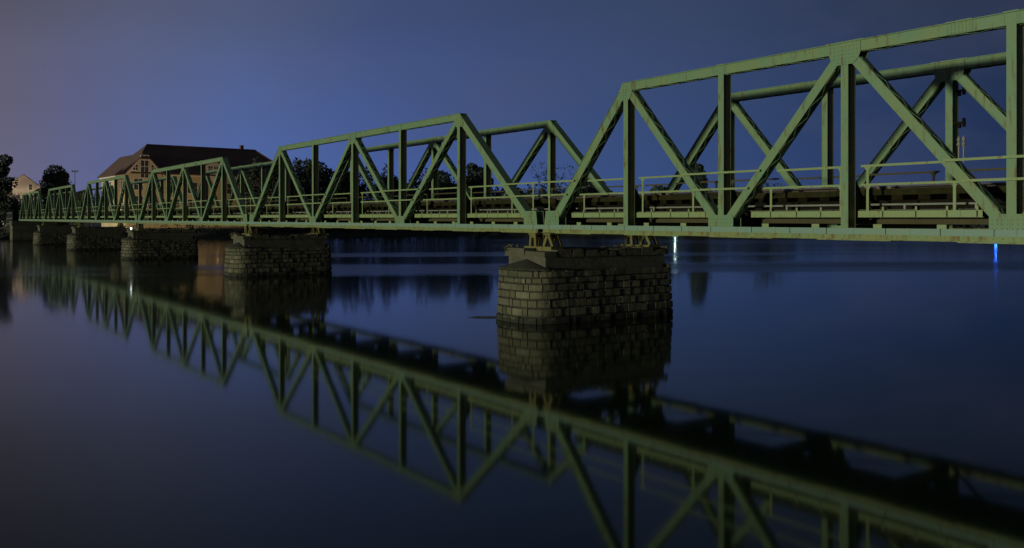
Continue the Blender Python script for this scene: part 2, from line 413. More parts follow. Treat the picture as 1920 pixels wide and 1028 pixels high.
def make_span(p, label, bracket=False):
    root = empty('bridge_span')
    tag(root, label, 'bridge span', 'spans of the green truss bridge')
    Lx = 6 * p
    make_truss(root, p, 0.0, 1); make_truss(root, p, WID, -1)
    # jointed duct on the outer face
    mb = MB(); x = -GAP / 2 + 0.002; i = 0
    while x < Lx + GAP / 2 - 0.02:
        w = (0.46, 0.61, 0.40, 0.55, 0.34, 0.58, 0.72)[i % 7]; e = min(x + w, Lx + GAP / 2 - 0.002)
        mb.box(x + 0.009, e - 0.009, -0.072, -0.032, BOT + 0.1, DUCT); mb.box(x, e, -0.045, -0.036, BOT + 0.104, DUCT - 0.02)
        mb.box(e - 0.03, e + 0.03, -0.078, -0.0725, BOT + 0.1, DUCT + 0.002) if i % 2 else None
        x = e; i += 1
    mb.build('cable_duct', M['duct'], root, shear=True)
    # walkway kerb beams between the posts and the diagonals, with a stiffener at every metre
    for o in (1, 3, 5):
        for s in (-1, 1):
            a, b = o * p + s * 0.10, (o + s) * p - s * 0.62
            a, b = min(a, b), max(a, b); mb = MB()
            x = a; q = 0
            while x < b - 0.05:
                e = min(x + (0.55, 0.68, 0.60)[q % 3], b)
                mb.box(x + 0.012, e - 0.012, 0.272, 0.286, 0.012, 0.14); mb.box(x, e, 0.287, 0.36, 0.128, 0.139)
                mb.box(x, e, 0.287, 0.34, 0.01, 0.02)
                if e < b - 0.05:
                    mb.box(e - 0.02, e + 0.02, 0.275, 0.295, 0.1405, 0.215)
                    if q % 2 == 0: mb.box(e - 0.09, e + 0.09, 0.10, 0.115, DUCT - 0.06, DUCT + 0.075)
                x = e; q += 1
            mb.build('kerb_beam', M['rail'], root, shear=True)
    make_railing(root, p, 0.30, -0.06, 'railing', False)
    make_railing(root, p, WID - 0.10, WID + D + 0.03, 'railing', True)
    mb = MB()
    for i in range(int(Lx / 0.9)):
        mb.box(0.1 + i * 0.9, 0.1 + i * 0.9 + 0.88, 0.38, 0.98, 0.15, 0.165)
    mb.build('walkway_plate', M['grating'], root, shear=True)
    mb = MB(); mb.tube([(0.2 + i * (Lx - 0.4) / 8, 0.80, 0.265) for i in range(9)], [0.022] * 9, 8)
    x = 0.6
    while x < Lx: mb.box(x - 0.02, x + 0.02, 0.785, 0.815, 0.165, 0.25); x += 1.4
    mb.build('service_pipe', M['pipe'], root, shear=True)
    for i in range(0, 7):
        mb = MB(); x = min(max(i * p, 0.0), Lx)
        q = [(0.25, -0.06), (1.0, -0.06), (2.7, -0.06), (WID - 0.03, -0.06), (WID - 0.03, -0.34), (2.7, -0.46), (1.0, -0.46), (0.25, -0.34)]
        mb.hexa([(x - 0.01, 0.25, -0.36), (x + 0.01, 0.25, -0.36), (x + 0.01, WID - 0.012, -0.36), (x - 0.01, WID - 0.012, -0.36), (x - 0.01, 0.25, -0.14), (x + 0.01, 0.25, -0.14), (x + 0.01, WID - 0.012, -0.14), (x - 0.01, WID - 0.012, -0.14)])
        mb.box(x - 0.1, x + 0.1, 0.25, WID - 0.012, -0.375, -0.36); mb.box(x - 0.1, x + 0.1, 0.25, WID - 0.012, -0.14, -0.125)
        mb.build('cross_beam', M['rust'], root, shear=True)
    mb = MB()
    for i in range(6):
        for s in (0, 1):
            a = (i * p + 0.1, 0.3 if s else WID - 0.06, -0.39); b = ((i + 1) * p - 0.1, WID - 0.06 if s else 0.3, -0.39 - 0.012 * s)
            mb.beam(a, b, (0, 1, 0), 0.09, 0.010)
    mb.build('wind_bracing', M['rust'], root, shear=True)
    for y in (1.12, 2.62):
        mb = MB(); mb.box(0, Lx, y - 0.008, y + 0.008, -0.02, 0.34); mb.box(0, Lx, y - 0.09, y + 0.09, 0.34, 0.352)
        x = 0.7
        while x < Lx: mb.box(x - 0.012, x + 0.012, y - 0.085, y - 0.008, -0.02, 0.34); x += 1.4
        gd = mb.build('track_girder', M['shade_dark'], root, shear=True)
        mb = MB(); mb.box(0, Lx, y - 0.012, y + 0.012, -0.11, -0.02); mb.box(0, Lx, y - 0.10, y + 0.10, -0.122, -0.11); mb.box(0, Lx, y - 0.1, y - 0.086, -0.11, -0.035)
        mb.build('girder_flange', M['rust'], gd, shear=True)
    dk = MB()
    
    x = 0.02; q = 0
    while x < Lx - 0.1:
        e = min(x + (2.9, 3.3, 2.6)[q % 3], Lx - 0.02); dz = (0.0, 0.012, -0.006, 0.008)[q % 4]
        dk.box(x, e - 0.012, 0.862, 0.918, 0.445 + dz, 0.570 + dz); dk.box(x, e - 0.012, 2.862, 2.918, 0.445 + dz, 0.570 + dz); x = e; q += 1
    deck = dk.build('guard_timber', M['timber'], root, shear=True)
    sl = MB(); sl.box(-0.12, 0.12, 0.922, 2.858, 0.353, 0.515)
    n = int(Lx / 0.54); first = None
    for i in range(n):
        x = 0.25 + i * (Lx - 0.5) / (n - 1)
        if first is None: first = sl.build('sleeper', M['tarred'], deck, shear=True); o = first
        else: o = first.copy(); col.objects.link(o); o.parent = deck
        jx = 0.05 * math.sin(i * 12.9); o.location = (x + jx, 0, GRADE * (x + jx) * AY)
    for y in (1.42, 2.35):
        mb = MB(); mb.box(0, Lx, y - 0.06, y + 0.06, 0.516, 0.53); mb.box(0, Lx, y - 0.008, y + 0.008, 0.53, 0.62); mb.box(0, Lx, y - 0.033, y + 0.033, 0.62, 0.655)
        mb.build('track_rail', M['steelrail'], root, shear=True)
    if bracket:
        mb = MB(); x = 3 * p + 0.083
        for z in (2.75, 2.05):
            mb.box(x, x + 0.26, WID + 0.03, WID + 0.07, z, z + 0.045); mb.box(x + 0.10, x + 0.15, WID + 0.02, WID + 0.08, z - 0.09, z)
            mb.box(x + 0.2, x + 0.25, WID + 0.02, WID + 0.08, z - 0.07, z + 0.12)
        br = mb.build('line_bracket', M['shade_dark'], root, shear=True)
        for dx in (0.11, 0.22):
            mb = MB(); xx = x + dx
            mb.tube([(xx, WID + .05, 1.78), (xx, WID + .05, 1.70), (xx, WID + .05, 1.66), (xx, WID + .05, 1.60), (xx, WID + .05, 1.56), (xx, WID + .05, 1.20)], [.012, .045, .02, .05, .02, .014], 8)
            mb.build('insulator', M['pipe'], br, shear=True)
    return root

RZ = TH - math.pi / 2
def span_at(o, s):               # s: metres along the axis from the middle of the nearest gap (positive = towards the right bank)
    x, y = JX + AX * s, JY + AY * s
    o.location = (x, y, EYE + GRADE * y); o.rotation_euler = (0, 0, RZ)
    return o
PITCH = 6 * PAN + GAP
span1 = span_at(make_span(PAN1, 'nearest green truss span, right of the nearest pier and cut off by the photo edge', True), GAP / 2)
span2 = make_span(PAN, 'green truss span between the nearest pier and the second pier')
span_labels = ['green truss span between the second and third stone piers, in front of the roof end',
               'green truss span left of the third pier, in front of the ochre gable',
               'small distant green truss span beside the dark round tree',
               'farthest green truss span, reaching the bank below the cream house']
for k in range(5):
    o = span2 if k == 0 else copy_tree(span2)
    span_at(o, -(k * PITCH + GAP / 2 + 6 * PAN))
    if k: o['label'] = span_labels[k - 1]

# ------------------------------------------------------------------ stone piers
Y0, Y1 = -0.30, WID + D - 0.10
YA, YB = -0.52, WID + D + 0.02   # ends of the upper block    # straight part of a pier's flanks
def outline(hw, nose, n=17):
    """plan of a pier: straight flanks closed by a rounded nose upstream and a blunter one behind"""
    pts = []
    for i in range(n + 1):
        t = math.pi * i / n; e = 0.62
        pts.append((hw * math.copysign(abs(math.cos(t)) ** e, math.cos(t)), Y1 + nose * 0.6 * abs(math.sin(t)) ** e))
    for i in range(n + 1):
        t = math.pi + math.pi * i / n; e = 0.74
        pts.append((hw * math.copysign(abs(math.cos(t)) ** e, math.cos(t)), Y0 - nose * abs(math.sin(t)) ** e))
    return pts
def along(pts, inset=0.0):
    L = [0.0]
    for i in range(len(pts)):
        a, b = pts[i], pts[(i + 1) % len(pts)]; L.append(L[-1] + math.hypot(b[0] - a[0], b[1] - a[1]))
    def f(s):
        s %= L[-1]
        for i in range(len(pts)):
            if s <= L[i + 1] + 1e-9:
                a, b = pts[i], pts[(i + 1) % len(pts)]; t = (s - L[i]) / max(L[i + 1] - L[i], 1e-9)
                x, y = a[0] + (b[0] - a[0]) * t, a[1] + (b[1] - a[1]) * t
                break
        return x, y
    return f, L[-1]
BODY = EYE - 1.35                 # top of the masonry body over the water
def make_pier(label):
    rnd = random.Random(5)
    root = empty('stone_pier', (0, 0, 0), RZ); tag(root, label, 'bridge pier', 'stone piers of the bridge')
    core = MB(); rings = []
    for z, hw, no in ((-1.2, 1.20, 0.80), (BODY - 0.02, 1.03, 0.68)): rings.append([(x, y, z) for x, y in outline(hw, no)])
    n = len(rings[0])
    for i in range(n):
        j = (i + 1) % n; core.face([rings[0][i], rings[0][j], rings[1][j], rings[1][i]])
    core.face(rings[1])
    base = core.build('masonry_core', M['mortar'], root)
    mb = MB(); z = -0.5; row = 0
    while z < BODY - 0.02:
        h = min(rnd.choice((0.15, 0.18, 0.20, 0.22, 0.26)) + rnd.uniform(-.015, .015), BODY - z)
        if BODY - z - h < 0.12: h = BODY - z
        tz = (z + 0.5) / (BODY + 0.5)
        f0, T0 = along(outline(1.205 - 0.12 * tz, 0.86 - 0.09 * tz)); s = rnd.uniform(0, 0.4); end = s + 1.0
        cuts = [s]
        while cuts[-1] < s + T0 - 0.25: cuts.append(cuts[-1] + rnd.choice((0.17, 0.22, 0.28, 0.34, 0.42, 0.56)) * rnd.uniform(.9, 1.1))
        cuts[-1] = s + T0
        for a, b in zip(cuts, cuts[1:]):
            g = 0.016; tone = rnd.random(); pr = rnd.uniform(-0.007, 0.009); z0, z1 = z + g, z + h - g + rnd.uniform(-0.016, 0.006)
            mid = f0((a + b) / 2)
            m = max(1, int((b - a) / 0.16)); prof = []
            for i in range(m + 1):
                t = a + g + (b - a - 2 * g) * i / m; x, y = f0(t)
                x2, y2 = f0(t + 0.02); x1_, y1_ = f0(t - 0.02); tx, ty = x2 - x1_, y2 - y1_; l = math.hypot(tx, ty); ox, oy = ty / l, -tx / l
                e = pr + (rnd.uniform(-0.006, 0.006))
                prof.append(((x - ox * 0.09, y - oy * 0.09), (x + ox * (e - 0.018), y + oy * (e - 0.018)), (x + ox * e, y + oy * e)))
            k = len(mb.v); c = 0.018
            for i, (pi, pe, po) in enumerate(prof):
                fr = 0.0
                mb.v += [(pi[0], pi[1], z0), (pe[0], pe[1], z0), (po[0], po[1], z0 + c), (po[0], po[1], z1 - c), (pe[0], pe[1], z1), (pi[0], pi[1], z1)]
            for i in range(m):
                for q in range(5):
                    A = k + i * 6 + q; mb.f.append((A, A + 1, A + 7, A + 6)); mb.a.append(tone)
            for e_ in (0, m):
                mb.f.append(tuple(k + e_ * 6 + q for q in range(6))); mb.a.append(tone)
        z += h; row += 1
    o = mb.build('stone_courses', M['stone'], root, attr='block')
    # sloping slab on each nose
    for sg, yb in ((-1, YA + 0.02), (1, YB - 0.02)):
        cap = MB(); ol = outline(1.10, 0.79); pts = [q for q in ol if (q[1] < Y0 - 0.02 if sg < 0 else q[1] > Y1 + 0.02)]
        ap = (0.0, yb, BODY + 0.30)
        for a, b in zip(pts, pts[1:]):
            cap.face([(a[0], a[1], BODY + 0.006), (b[0], b[1], BODY + 0.006), (b[0] * .98, b[1] - sg * .01, BODY + 0.05), (a[0] * .98, a[1] - sg * .01, BODY + 0.05)])
            cap.face([(a[0] * .98, a[1] - sg * .01, BODY + 0.05), (b[0] * .98, b[1] - sg * .01, BODY + 0.05), ap])
        cap.face([(p_[0], p_[1], BODY + 0.006) for p_ in pts])
        cap.face([(pts[0][0] * .98, pts[0][1] - sg * .01, BODY + 0.05), (pts[0][0], pts[0][1], BODY + .006), (pts[-1][0], pts[-1][1], BODY + .006), (pts[-1][0] * .98, pts[-1][1] - sg * .01, BODY + 0.05), ap])
        cap.build('nose_slab', M['moss'], root)
    up = []
    # upper block of smooth ashlar
    mb = MB(); ya, yb = YA, YB; cutsy = [ya, 0.55, 1.55, 2.6, 3.6, yb]
    for a, b in zip(cutsy, cutsy[1:]): mb.box(-0.90, 0.90, a + 0.006, b - 0.006, BODY - 0.6, BODY + 0.36, rnd.random())
    mb.box(-0.885, 0.885, ya + 0.02, yb - 0.02, BODY - 0.6, BODY + 0.35, 0.0)
    mb.box(-0.97, 0.97, Y0 + 0.02, Y1 - 0.02, BODY - 0.6, BODY + 0.07, 0.3)
    up.append(mb.build('ashlar_block', M['ashlar'], root, attr='block'))
    mb = MB()
    y = ya - 0.10
    while y < yb + 0.05:
        w = min(rnd.uniform(0.30, 0.62), yb + 0.12 - y)
        for sx in (-1, 1):
            jx = rnd.uniform(0, 0.02); hz = rnd.uniform(0.16, 0.25); xa, xb = (0.0, 0.97 + jx) if sx > 0 else (-0.97 - jx, 0.0)
            c = 0.035; zb_, zt_ = BODY + 0.362, BODY + 0.362 + hz
            mb.hexa([(xa, y + .006, zb_), (xb, y + .006, zb_), (xb, y + w - .006, zb_), (xa, y + w - .006, zb_),
                     (xa + c, y + .006 + c, zt_), (xb - c, y + .006 + c, zt_ - rnd.uniform(0, .05)), (xb - c, y + w - .006 - c, zt_), (xa + c, y + w - .006 - c, zt_ - rnd.uniform(0, .04))], rnd.random() * 0.6)
        y += w
    up.append(mb.build('rough_capstones', M['stone'], root, attr='block'))
    # bearings: one plate with two shoes under each truss
    zt = EYE + BOT + GRADE * JY - 0.02
    for y in (0.0, WID):
        mb = MB(); zb_ = BODY + 0.56
        mb.box(-0.66, 0.66, y - 0.14, y + D + 0.06, zb_ - 0.03, zb_ + 0.085)
        pl = mb.build('bearing_plate', M['bearing'], root); up.append(pl)
        for s in (-1, 1):
            mb = MB(); c = s * 0.36; z0 = zb_ + 0.086
            mb.box(c - 0.17, c + 0.17, y - 0.07, y + D + 0.06, zt - 0.05, zt)
            for yy in (y - 0.05, y + D - 0.01):
                if s < 0:
                    mb.bar((c - 0.13, z0), (c - 0.10, zt - 0.05), 0, 0.095, yy, yy + 0.07); mb.bar((c + 0.13, z0), (c + 0.10, zt - 0.05), 0, 0.095, yy, yy + 0.07)
                    mb.box(c - 0.10, c + 0.10, yy + 0.004, yy + 0.046, zt - 0.13, zt - 0.05)
                else:
                    mb.bar((c - 0.19, z0), (c - 0.02, zt - 0.05), 0, 0.10, yy, yy + 0.07); mb.bar((c + 0.23, z0), (c + 0.04, zt - 0.05), 0, 0.10, yy, yy + 0.07)
            mb.tube([(c, y - 0.05, zt - 0.10), (c, y + D + 0.04, zt - 0.10)], [0.045, 0.045], 10)
            mb.build('bearing_shoe', M['bearing'], pl)
    return root, up
pier1, up1 = make_pier('nearest and largest stone pier with a rounded nose and dark sloping slab')
pier_labels = ['second stone pier, standing right of the orange reflection', 'third stone pier with a small white lamp on its nose',
               'short stone pier in the water below the ochre gable', 'farthest small stone pier, leftmost in the water']
for k in range(5):
    x, y = JX - AX * k * PITCH, JY - AY * k * PITCH
    o = pier1 if k == 0 else copy_tree(pier1)
    o.location = (x, y, 0)
    if k:
        o['label'] = pier_labels[k - 1]
        for c in o.children:
            if c.name.split('.')[0] in ('ashlar_block', 'rough_capstones', 'bearing_plate'): c.location.z = GRADE * (y - JY)

def bridge_point(s, y, z): return (JX + AX * s + NX * y, JY + AY * s + NY * y, z)

# ------------------------------------------------------------------ plants
def leaf_cloud(mb, c, r, n, size, rnd, flat=1.0):
    for _ in range(n):
        while True:
            d = Vector((rnd.uniform(-1, 1), rnd.uniform(-1, 1), rnd.uniform(-1, 1)))
            if 0.05 < d.length < 1: break
        d *= (d.length ** -0.45)
        p = Vector((c[0] + d.x * r[0], c[1] + d.y * r[1], c[2] + d.z * r[2]))
        u = Vector((rnd.gauss(0, 1), rnd.gauss(0, 1), rnd.gauss(0, 1))).normalized(); v = u.cross(Vector((rnd.gauss(0, 1), rnd.gauss(0, 1), rnd.gauss(0, 1)))).normalized()
        s = size * rnd.uniform(0.5, 1.2); a = 0.45 * s
        mb.face([p - u * s, p + v * a * 1.0 - u * .1 * s, p + u * s, p - v * a - u * .1 * s], rnd.random())

def make_tree(label, x, y, ground, h, w, seed, leaf='leaf', lobes=11, leaves=260, trunk_h=0.12, size=0.34, shape='round', name='leafy_tree'):
    rnd = random.Random(seed)
    root = empty(name, (x, y, ground)); tag(root, label, 'tree', 'trees on the far bank')
    tk = MB(); crown = MB()
    top = h * 0.78; bend = rnd.uniform(-.04, .04) * h
    tk.tube([(0, 0, -0.4), (bend * .3, 0, h * .2), (bend, 0, h * .45), (bend * .6, 0, top)], [h * .026, h * .021, h * .014, h * .004], 8)
    for i in range(lobes):
        t = (i + 0.5) / lobes
        zc = h * (trunk_h + (1 - trunk_h) * (0.10 + 0.80 * t))
        if shape == 'round': spread = math.sin(math.pi * (0.16 + 0.74 * t)) ** 0.8
        elif shape == 'cone': spread = 1.05 - 0.85 * t
        else: spread = 0.75 + 0.25 * rnd.random()
        a = i * 2.399 + rnd.uniform(-.5, .5); rr = w * 0.5 * spread * rnd.uniform(0.35, 0.72)
        c = (bend * t + rr * math.cos(a), rr * math.sin(a), zc + rnd.uniform(-.03, .03) * h)
        lr = w * (0.17 + 0.12 * rnd.random()) * (0.6 + 0.5 * spread)
        leaf_cloud(crown, c, (lr, lr, lr * rnd.uniform(.55, .8)), int(leaves * rnd.uniform(.6, 1.2)), size, rnd)
        z0 = h * (trunk_h * .7 + (0.6 - trunk_h * .5) * t * .8)
        tk.tube([(bend * .6, 0, z0), ((c[0] + bend * .6) / 2, c[1] / 2, (z0 + c[2]) / 2 + .03 * h), c], [h * .010, h * .007, h * .002], 5)
    if shape != 'sparse':
        leaf_cloud(crown, (bend * .5, 0, h * (trunk_h + 1) * .52), (w * .30, w * .30, h * (1 - trunk_h) * .34), int(leaves * 2.2), size, rnd)
    tk.build('trunk', M['bark'], root); crown.build('crown', M[leaf], root, attr='tone')
    return root

def px_tree(label, px, Y, top_y, w_px, seed, **kw):
    g = ground_at(Y); h = EYE + (416.2 - top_y) * Y / FOC - g
    return make_tree(label, at(px, Y), Y, g, h, w_px * Y / FOC, seed, **kw)

# ------------------------------------------------------------------ ground, water
BANK = [(-420, 118), (-160, 132), (-110, 139), (-84, 142), (-66, 146), (-50, 152), (-34, 164), (-20, 180), (0, 190), (40, 196), (110, 199), (240, 196), (520, 190)]
def ground_at(Y): return 1.6
mb = MB(); prof = ((-3, -1.0), (0, -0.05), (1.6, 0.7), (5, 1.45), (14, 1.7), (60, 1.9), (400, 2.2), (2600, 2.4))
rows = []
for q, (bx, by) in enumerate(BANK):
    rows.append([(bx + bx * d * 0.004, by + d + (0.5 * math.sin(q * 2.1 + i) if 0 < i < 4 else 0), z) for i, (d, z) in enumerate(prof)])
fine = []
rr = random.Random(3)
for a, b in zip(rows, rows[1:]):
    n = 14
    for i in range(n):
        t = i / n; fine.append([tuple(p0 + (p1 - p0) * t for p0, p1 in zip(P, Q)) for P, Q in zip(a, b)])
fine.append(rows[-1])
for r_ in fine:
    for i in (1, 2, 3): r_[i] = (r_[i][0], r_[i][1] + rr.uniform(-.7, .7), r_[i][2] + rr.uniform(-.12, .12) * (i > 1))
for a, b in zip(fine, fine[1:]):
    for i in range(len(prof) - 1): mb.face([a[i], b[i], b[i + 1], a[i + 1]])
tag(mb.build('river_bank', M['soil']), 'dark low bank on the far side of the river', None, None, 'structure')

m, nt, b = new_mat('still_river_water')
geo = N(nt, 'ShaderNodeNewGeometry').outputs['Position']
b.inputs['Base Color'].default_value = (0.010, 0.026, 0.009, 1); b.inputs['IOR'].default_value = 1.333
sep = N(nt, 'ShaderNodeSeparateXYZ'); nt.links.new(geo, sep.inputs[0])
wob = noise(nt, scaled(nt, geo, (0.030, 0.10, 1)), 1.0, 3, 0.5)
yw = N(nt, 'ShaderNodeMath', operation='MULTIPLY_ADD'); nt.links.new(wob, yw.inputs[0]); yw.inputs[1].default_value = 9.0; nt.links.new(sep.outputs['Y'], yw.inputs[2])
sl = N(nt, 'ShaderNodeMath', operation='MULTIPLY_ADD'); nt.links.new(sep.outputs['X'], sl.inputs[0]); sl.inputs[1].default_value = -0.12; nt.links.new(yw.outputs[0], sl.inputs[2])
yn = N(nt, 'ShaderNodeMath', operation='DIVIDE'); nt.links.new(sl.outputs[0], yn.inputs[0]); yn.inputs[1].default_value = 200.0
q = lambda v: (v + 4.5) / 200
bands = ramp(nt, [(0.0, 0.0), (q(48), 0.0), (q(50), 1.0), (q(58), 0.9), (q(63), 0.15), (q(73), 0.1), (q(76), 0.9), (q(81), 0.6), (q(84), 0.1), (q(110), 0.2), (q(125), 0.55), (q(150), 0.25)])
nt.links.new(yn.outputs[0], bands.inputs[0])
patch = ramp_out(nt, noise(nt, scaled(nt, geo, (0.020, 0.045, 1)), 1.0, 3, 0.5), 0.30, 0.55)
xl = ramp_out(nt, sep.outputs['X'], -32, -14)
mul = N(nt, 'ShaderNodeMath', operation='MULTIPLY'); nt.links.new(bands.outputs[0], mul.inputs[0]); nt.links.new(patch, mul.inputs[1])
mul2 = N(nt, 'ShaderNodeMath', operation='MULTIPLY'); nt.links.new(mul.outputs[0], mul2.inputs[0]); nt.links.new(xl, mul2.inputs[1])
dist = ramp_out(nt, sep.outputs['Y'], 22, 95)
ma = N(nt, 'ShaderNodeMath', operation='MULTIPLY_ADD'); nt.links.new(mul2.outputs[0], ma.inputs[0]); ma.inputs[1].default_value = 0.24
mb2 = N(nt, 'ShaderNodeMath', operation='MULTIPLY_ADD'); nt.links.new(dist, mb2.inputs[0]); mb2.inputs[1].default_value = 0.045; mb2.inputs[2].default_value = 0.058
nt.links.new(mb2.outputs[0], ma.inputs[2]); nt.links.new(ma.outputs[0], b.inputs['Roughness'])
bp = N(nt, 'ShaderNodeBump', i_Strength=0.02, i_Distance=0.05)
nt.links.new(noise(nt, scaled(nt, geo, (0.25, 0.6, 1)), 1.0, 3, 0.5), bp.inputs['Height']); nt.links.new(bp.outputs[0], b.inputs['Normal'])
M['water'] = m
w = MB(); w.face([(-900, -60, 0), (900, -60, 0), (900, 420, 0), (-900, 420, 0)])
tag(w.build('water', M['water']), 'smooth dark river reflecting the bridge and the sky', None, None, 'structure')

# ------------------------------------------------------------------ trees and scrub
px_tree('dark tree at the left edge, hiding half of the cream house', -4, 150, 288, 66, 11, lobes=14, leaves=300)
px_tree('dark full tree between the cream house and the ochre gable', 108, 158, 311, 98, 12, shape='cone', lobes=18, leaves=480)
px_tree('low dark tree behind the gap left of the ochre building', 148, 172, 352, 46, 13, lobes=9, leaves=200)
spec = [('broad dark tree just right of the long brown roof', 590, 186, 298, 110, 21, 'leaf', 'round'),
        ('dark tree half hidden behind the second span, left of its middle posts', 648, 190, 318, 80, 22, 'leaf', 'round'),
        ('small dark tree low behind the second span, under its upper chord', 735, 196, 336, 86, 23, 'leaf2', 'round'),
        ('dark tree behind the highest post of the second span', 822, 197, 316, 84, 24, 'leaf2', 'round'),
        ('taller tree with a ragged top right of the second span\'s highest post', 893, 198, 303, 74, 25, 'leaf2', 'round'),
        ('thin open-crowned tree above the gap over the nearest pier', 1032, 202, 303, 92, 26, 'leaf2', 'sparse'),
        ('low bushy tree right of the thin open-crowned tree', 1108, 203, 326, 84, 27, 'leaf2', 'round'),
        ('narrow dark tree between the first posts of the nearest span', 1312, 205, 297, 56, 28, 'leaf2', 'cone'),
        ('low wispy tree at the right, behind the nearest span\'s railing', 1440, 206, 334, 56, 29, 'leaf2', 'sparse'),
        ('low dark tree right behind the posts of the third span', 535, 188, 345, 70, 30, 'leaf', 'round'),
        ('low rounded tree behind the foot of the nearest pier\'s left end post', 965, 200, 350, 76, 31, 'leaf2', 'round'),
        ('low dark tree at the left foot of the narrow dark tree', 1245, 204, 350, 70, 32, 'leaf2', 'round')]
for lab, px, Y, ty, wp, sd, lf, shp in spec:
    px_tree(lab, px, Y, ty, wp, sd, leaf=lf, shape=shp, lobes=13 if shp != 'sparse' else 10, leaves=480 if shp != 'sparse' else 130, size=0.40 if shp != 'sparse' else 0.30)

rnd = random.Random(77); mb = MB()
def bank_y(X):
    for (x0, y0), (x1, y1) in zip(BANK, BANK[1:]):
        if x0 <= X <= x1: return y0 + (y1 - y0) * (X - x0) / (x1 - x0)
    return 195
X = -47.0
while X < 128:
    Y = bank_y(X) + rnd.uniform(3.0, 9); px = 960 + X / Y * FOC
    hmax = 15.5 if px < 925 else 11.5 if px < 1160 else (8.6 if px < 1480 else 5.0)
    hh = hmax * rnd.uniform(0.6, 0.95)
    leaf_cloud(mb, (X, Y, 1.2 + hh * .42), (rnd.uniform(1.2, 2.6), 1.8, hh * .5), 420, 0.42, rnd)
    X += rnd.uniform(0.55, 1.1)
tag(mb.build('bank_undergrowth', M['scrub'], attr='tone'), 'dark undergrowth along the far river bank', None, None, 'stuff')
rnd = random.Random(78); mb = MB()
X = -110.0
while X < -44:
    Y = bank_y(X) + rnd.uniform(1.5, 3.5)
    leaf_cloud(mb, (X, Y, 1.2), (rnd.uniform(0.8, 1.6), 0.9, rnd.uniform(.6, 1.3)), 60, 0.22, rnd); X += rnd.uniform(0.8, 1.6)
tag(mb.build('bank_weeds', M['scrub'], attr='tone'), 'low weeds at the water edge below the buildings', None, None, 'stuff')

# bare shrub in front of the cream house
def bare_shrub(label, px, Y, w, h, seed, n=90):
    rnd = random.Random(seed); mb = MB(); root = empty('bare_shrub', (at(px, Y), Y, 1.5)); tag(root, label, 'shrub')
    for i in range(n):
        a = rnd.uniform(0, 6.28); r0 = rnd.uniform(0, w * .25); r1 = r0 + rnd.uniform(.1, .5) * w * .6; hh = h * rnd.uniform(.55, 1)
        p0 = Vector((r0 * math.cos(a), r0 * math.sin(a) * .6, -.2)); p2 = Vector((r1 * math.cos(a), r1 * math.sin(a) * .6, hh)); p1 = (p0 + p2) / 2 + Vector((0, 0, .12 * h))
        mb.tube([p0, p1, p2], [.05, .03, .008], 4)
        for q in range(5):
            t = rnd.uniform(.4, 1); b0 = p1 + (p2 - p1) * t; mb.tube([b0, b0 + Vector((rnd.uniform(-.5, .5), rnd.uniform(-.4, .4), rnd.uniform(.1, .7)))], [.014, .006], 3)
    mb.build('branches', M['twig'], root); return root
bare_shrub('bare reddish shrub in front of the cream house', 46, 148, 6.0, 6.6, 41, 130)

for lab, px, Y, ty, wp, sd in (('dark bush at the left edge below the cream house', 18, 143.5, 372, 60, 51), ('dark low bush beside the farthest span, below the cream house', 60, 146, 384, 56, 52),
                               ('dark bush filling the gap between the farthest two spans', 100, 152, 372, 60, 53)):
    px_tree(lab, px, Y, ty, wp, sd, lobes=12, leaves=260, trunk_h=0.02, size=0.30, name='leafy_bush')

# ------------------------------------------------------------------ buildings
def window(root, o, ux, uz, w, h, cols=2, rows=2, deep=0.06):
    """o: centre on the wall, ux: along the wall, outward normal is ux x up turned to the viewer"""
    ux = Vector(ux).normalized(); up = Vector((0, 0, 1)); nn = Vector((ux.y, -ux.x, 0)); o = Vector(o)
    P = lambda a, z, d: o + ux * a + up * z + nn * d
    fr = MB(); t = 0.10
    def bx(a0, a1, z0, z1, d0, d1):
        fr.hexa([P(a0, z0, d0), P(a1, z0, d0), P(a1, z0, d1), P(a0, z0, d1), P(a0, z1, d0), P(a1, z1, d0), P(a1, z1, d1), P(a0, z1, d1)])
    bx(-w / 2 - t, w / 2 + t, h / 2, h / 2 + t, -.02, .08); bx(-w / 2 - t, w / 2 + t, -h / 2 - t, -h / 2, -.02, .12)
    bx(-w / 2 - t, -w / 2, -h / 2, h / 2, -.02, .08); bx(w / 2, w / 2 + t, -h / 2, h / 2, -.02, .08)
    for c in range(1, cols): x = -w / 2 + w * c / cols; bx(x - .035, x + .035, -h / 2, h / 2, -.01, .06)
    for r_ in range(1, rows): z = -h / 2 + h * r_ / rows; bx(-w / 2, w / 2, z - .03, z + .03, -.01, .055)
    f = fr.build('window', M['white'], root)
    pn = MB(); pn.hexa([P(-w / 2, -h / 2, 0.004), P(w / 2, -h / 2, 0.004), P(w / 2, -h / 2, .02), P(-w / 2, -h / 2, .02), P(-w / 2, h / 2, 0.004), P(w / 2, h / 2, 0.004), P(w / 2, h / 2, .02), P(-w / 2, h / 2, .02)])
    pn.build('pane', M['pane'], f)

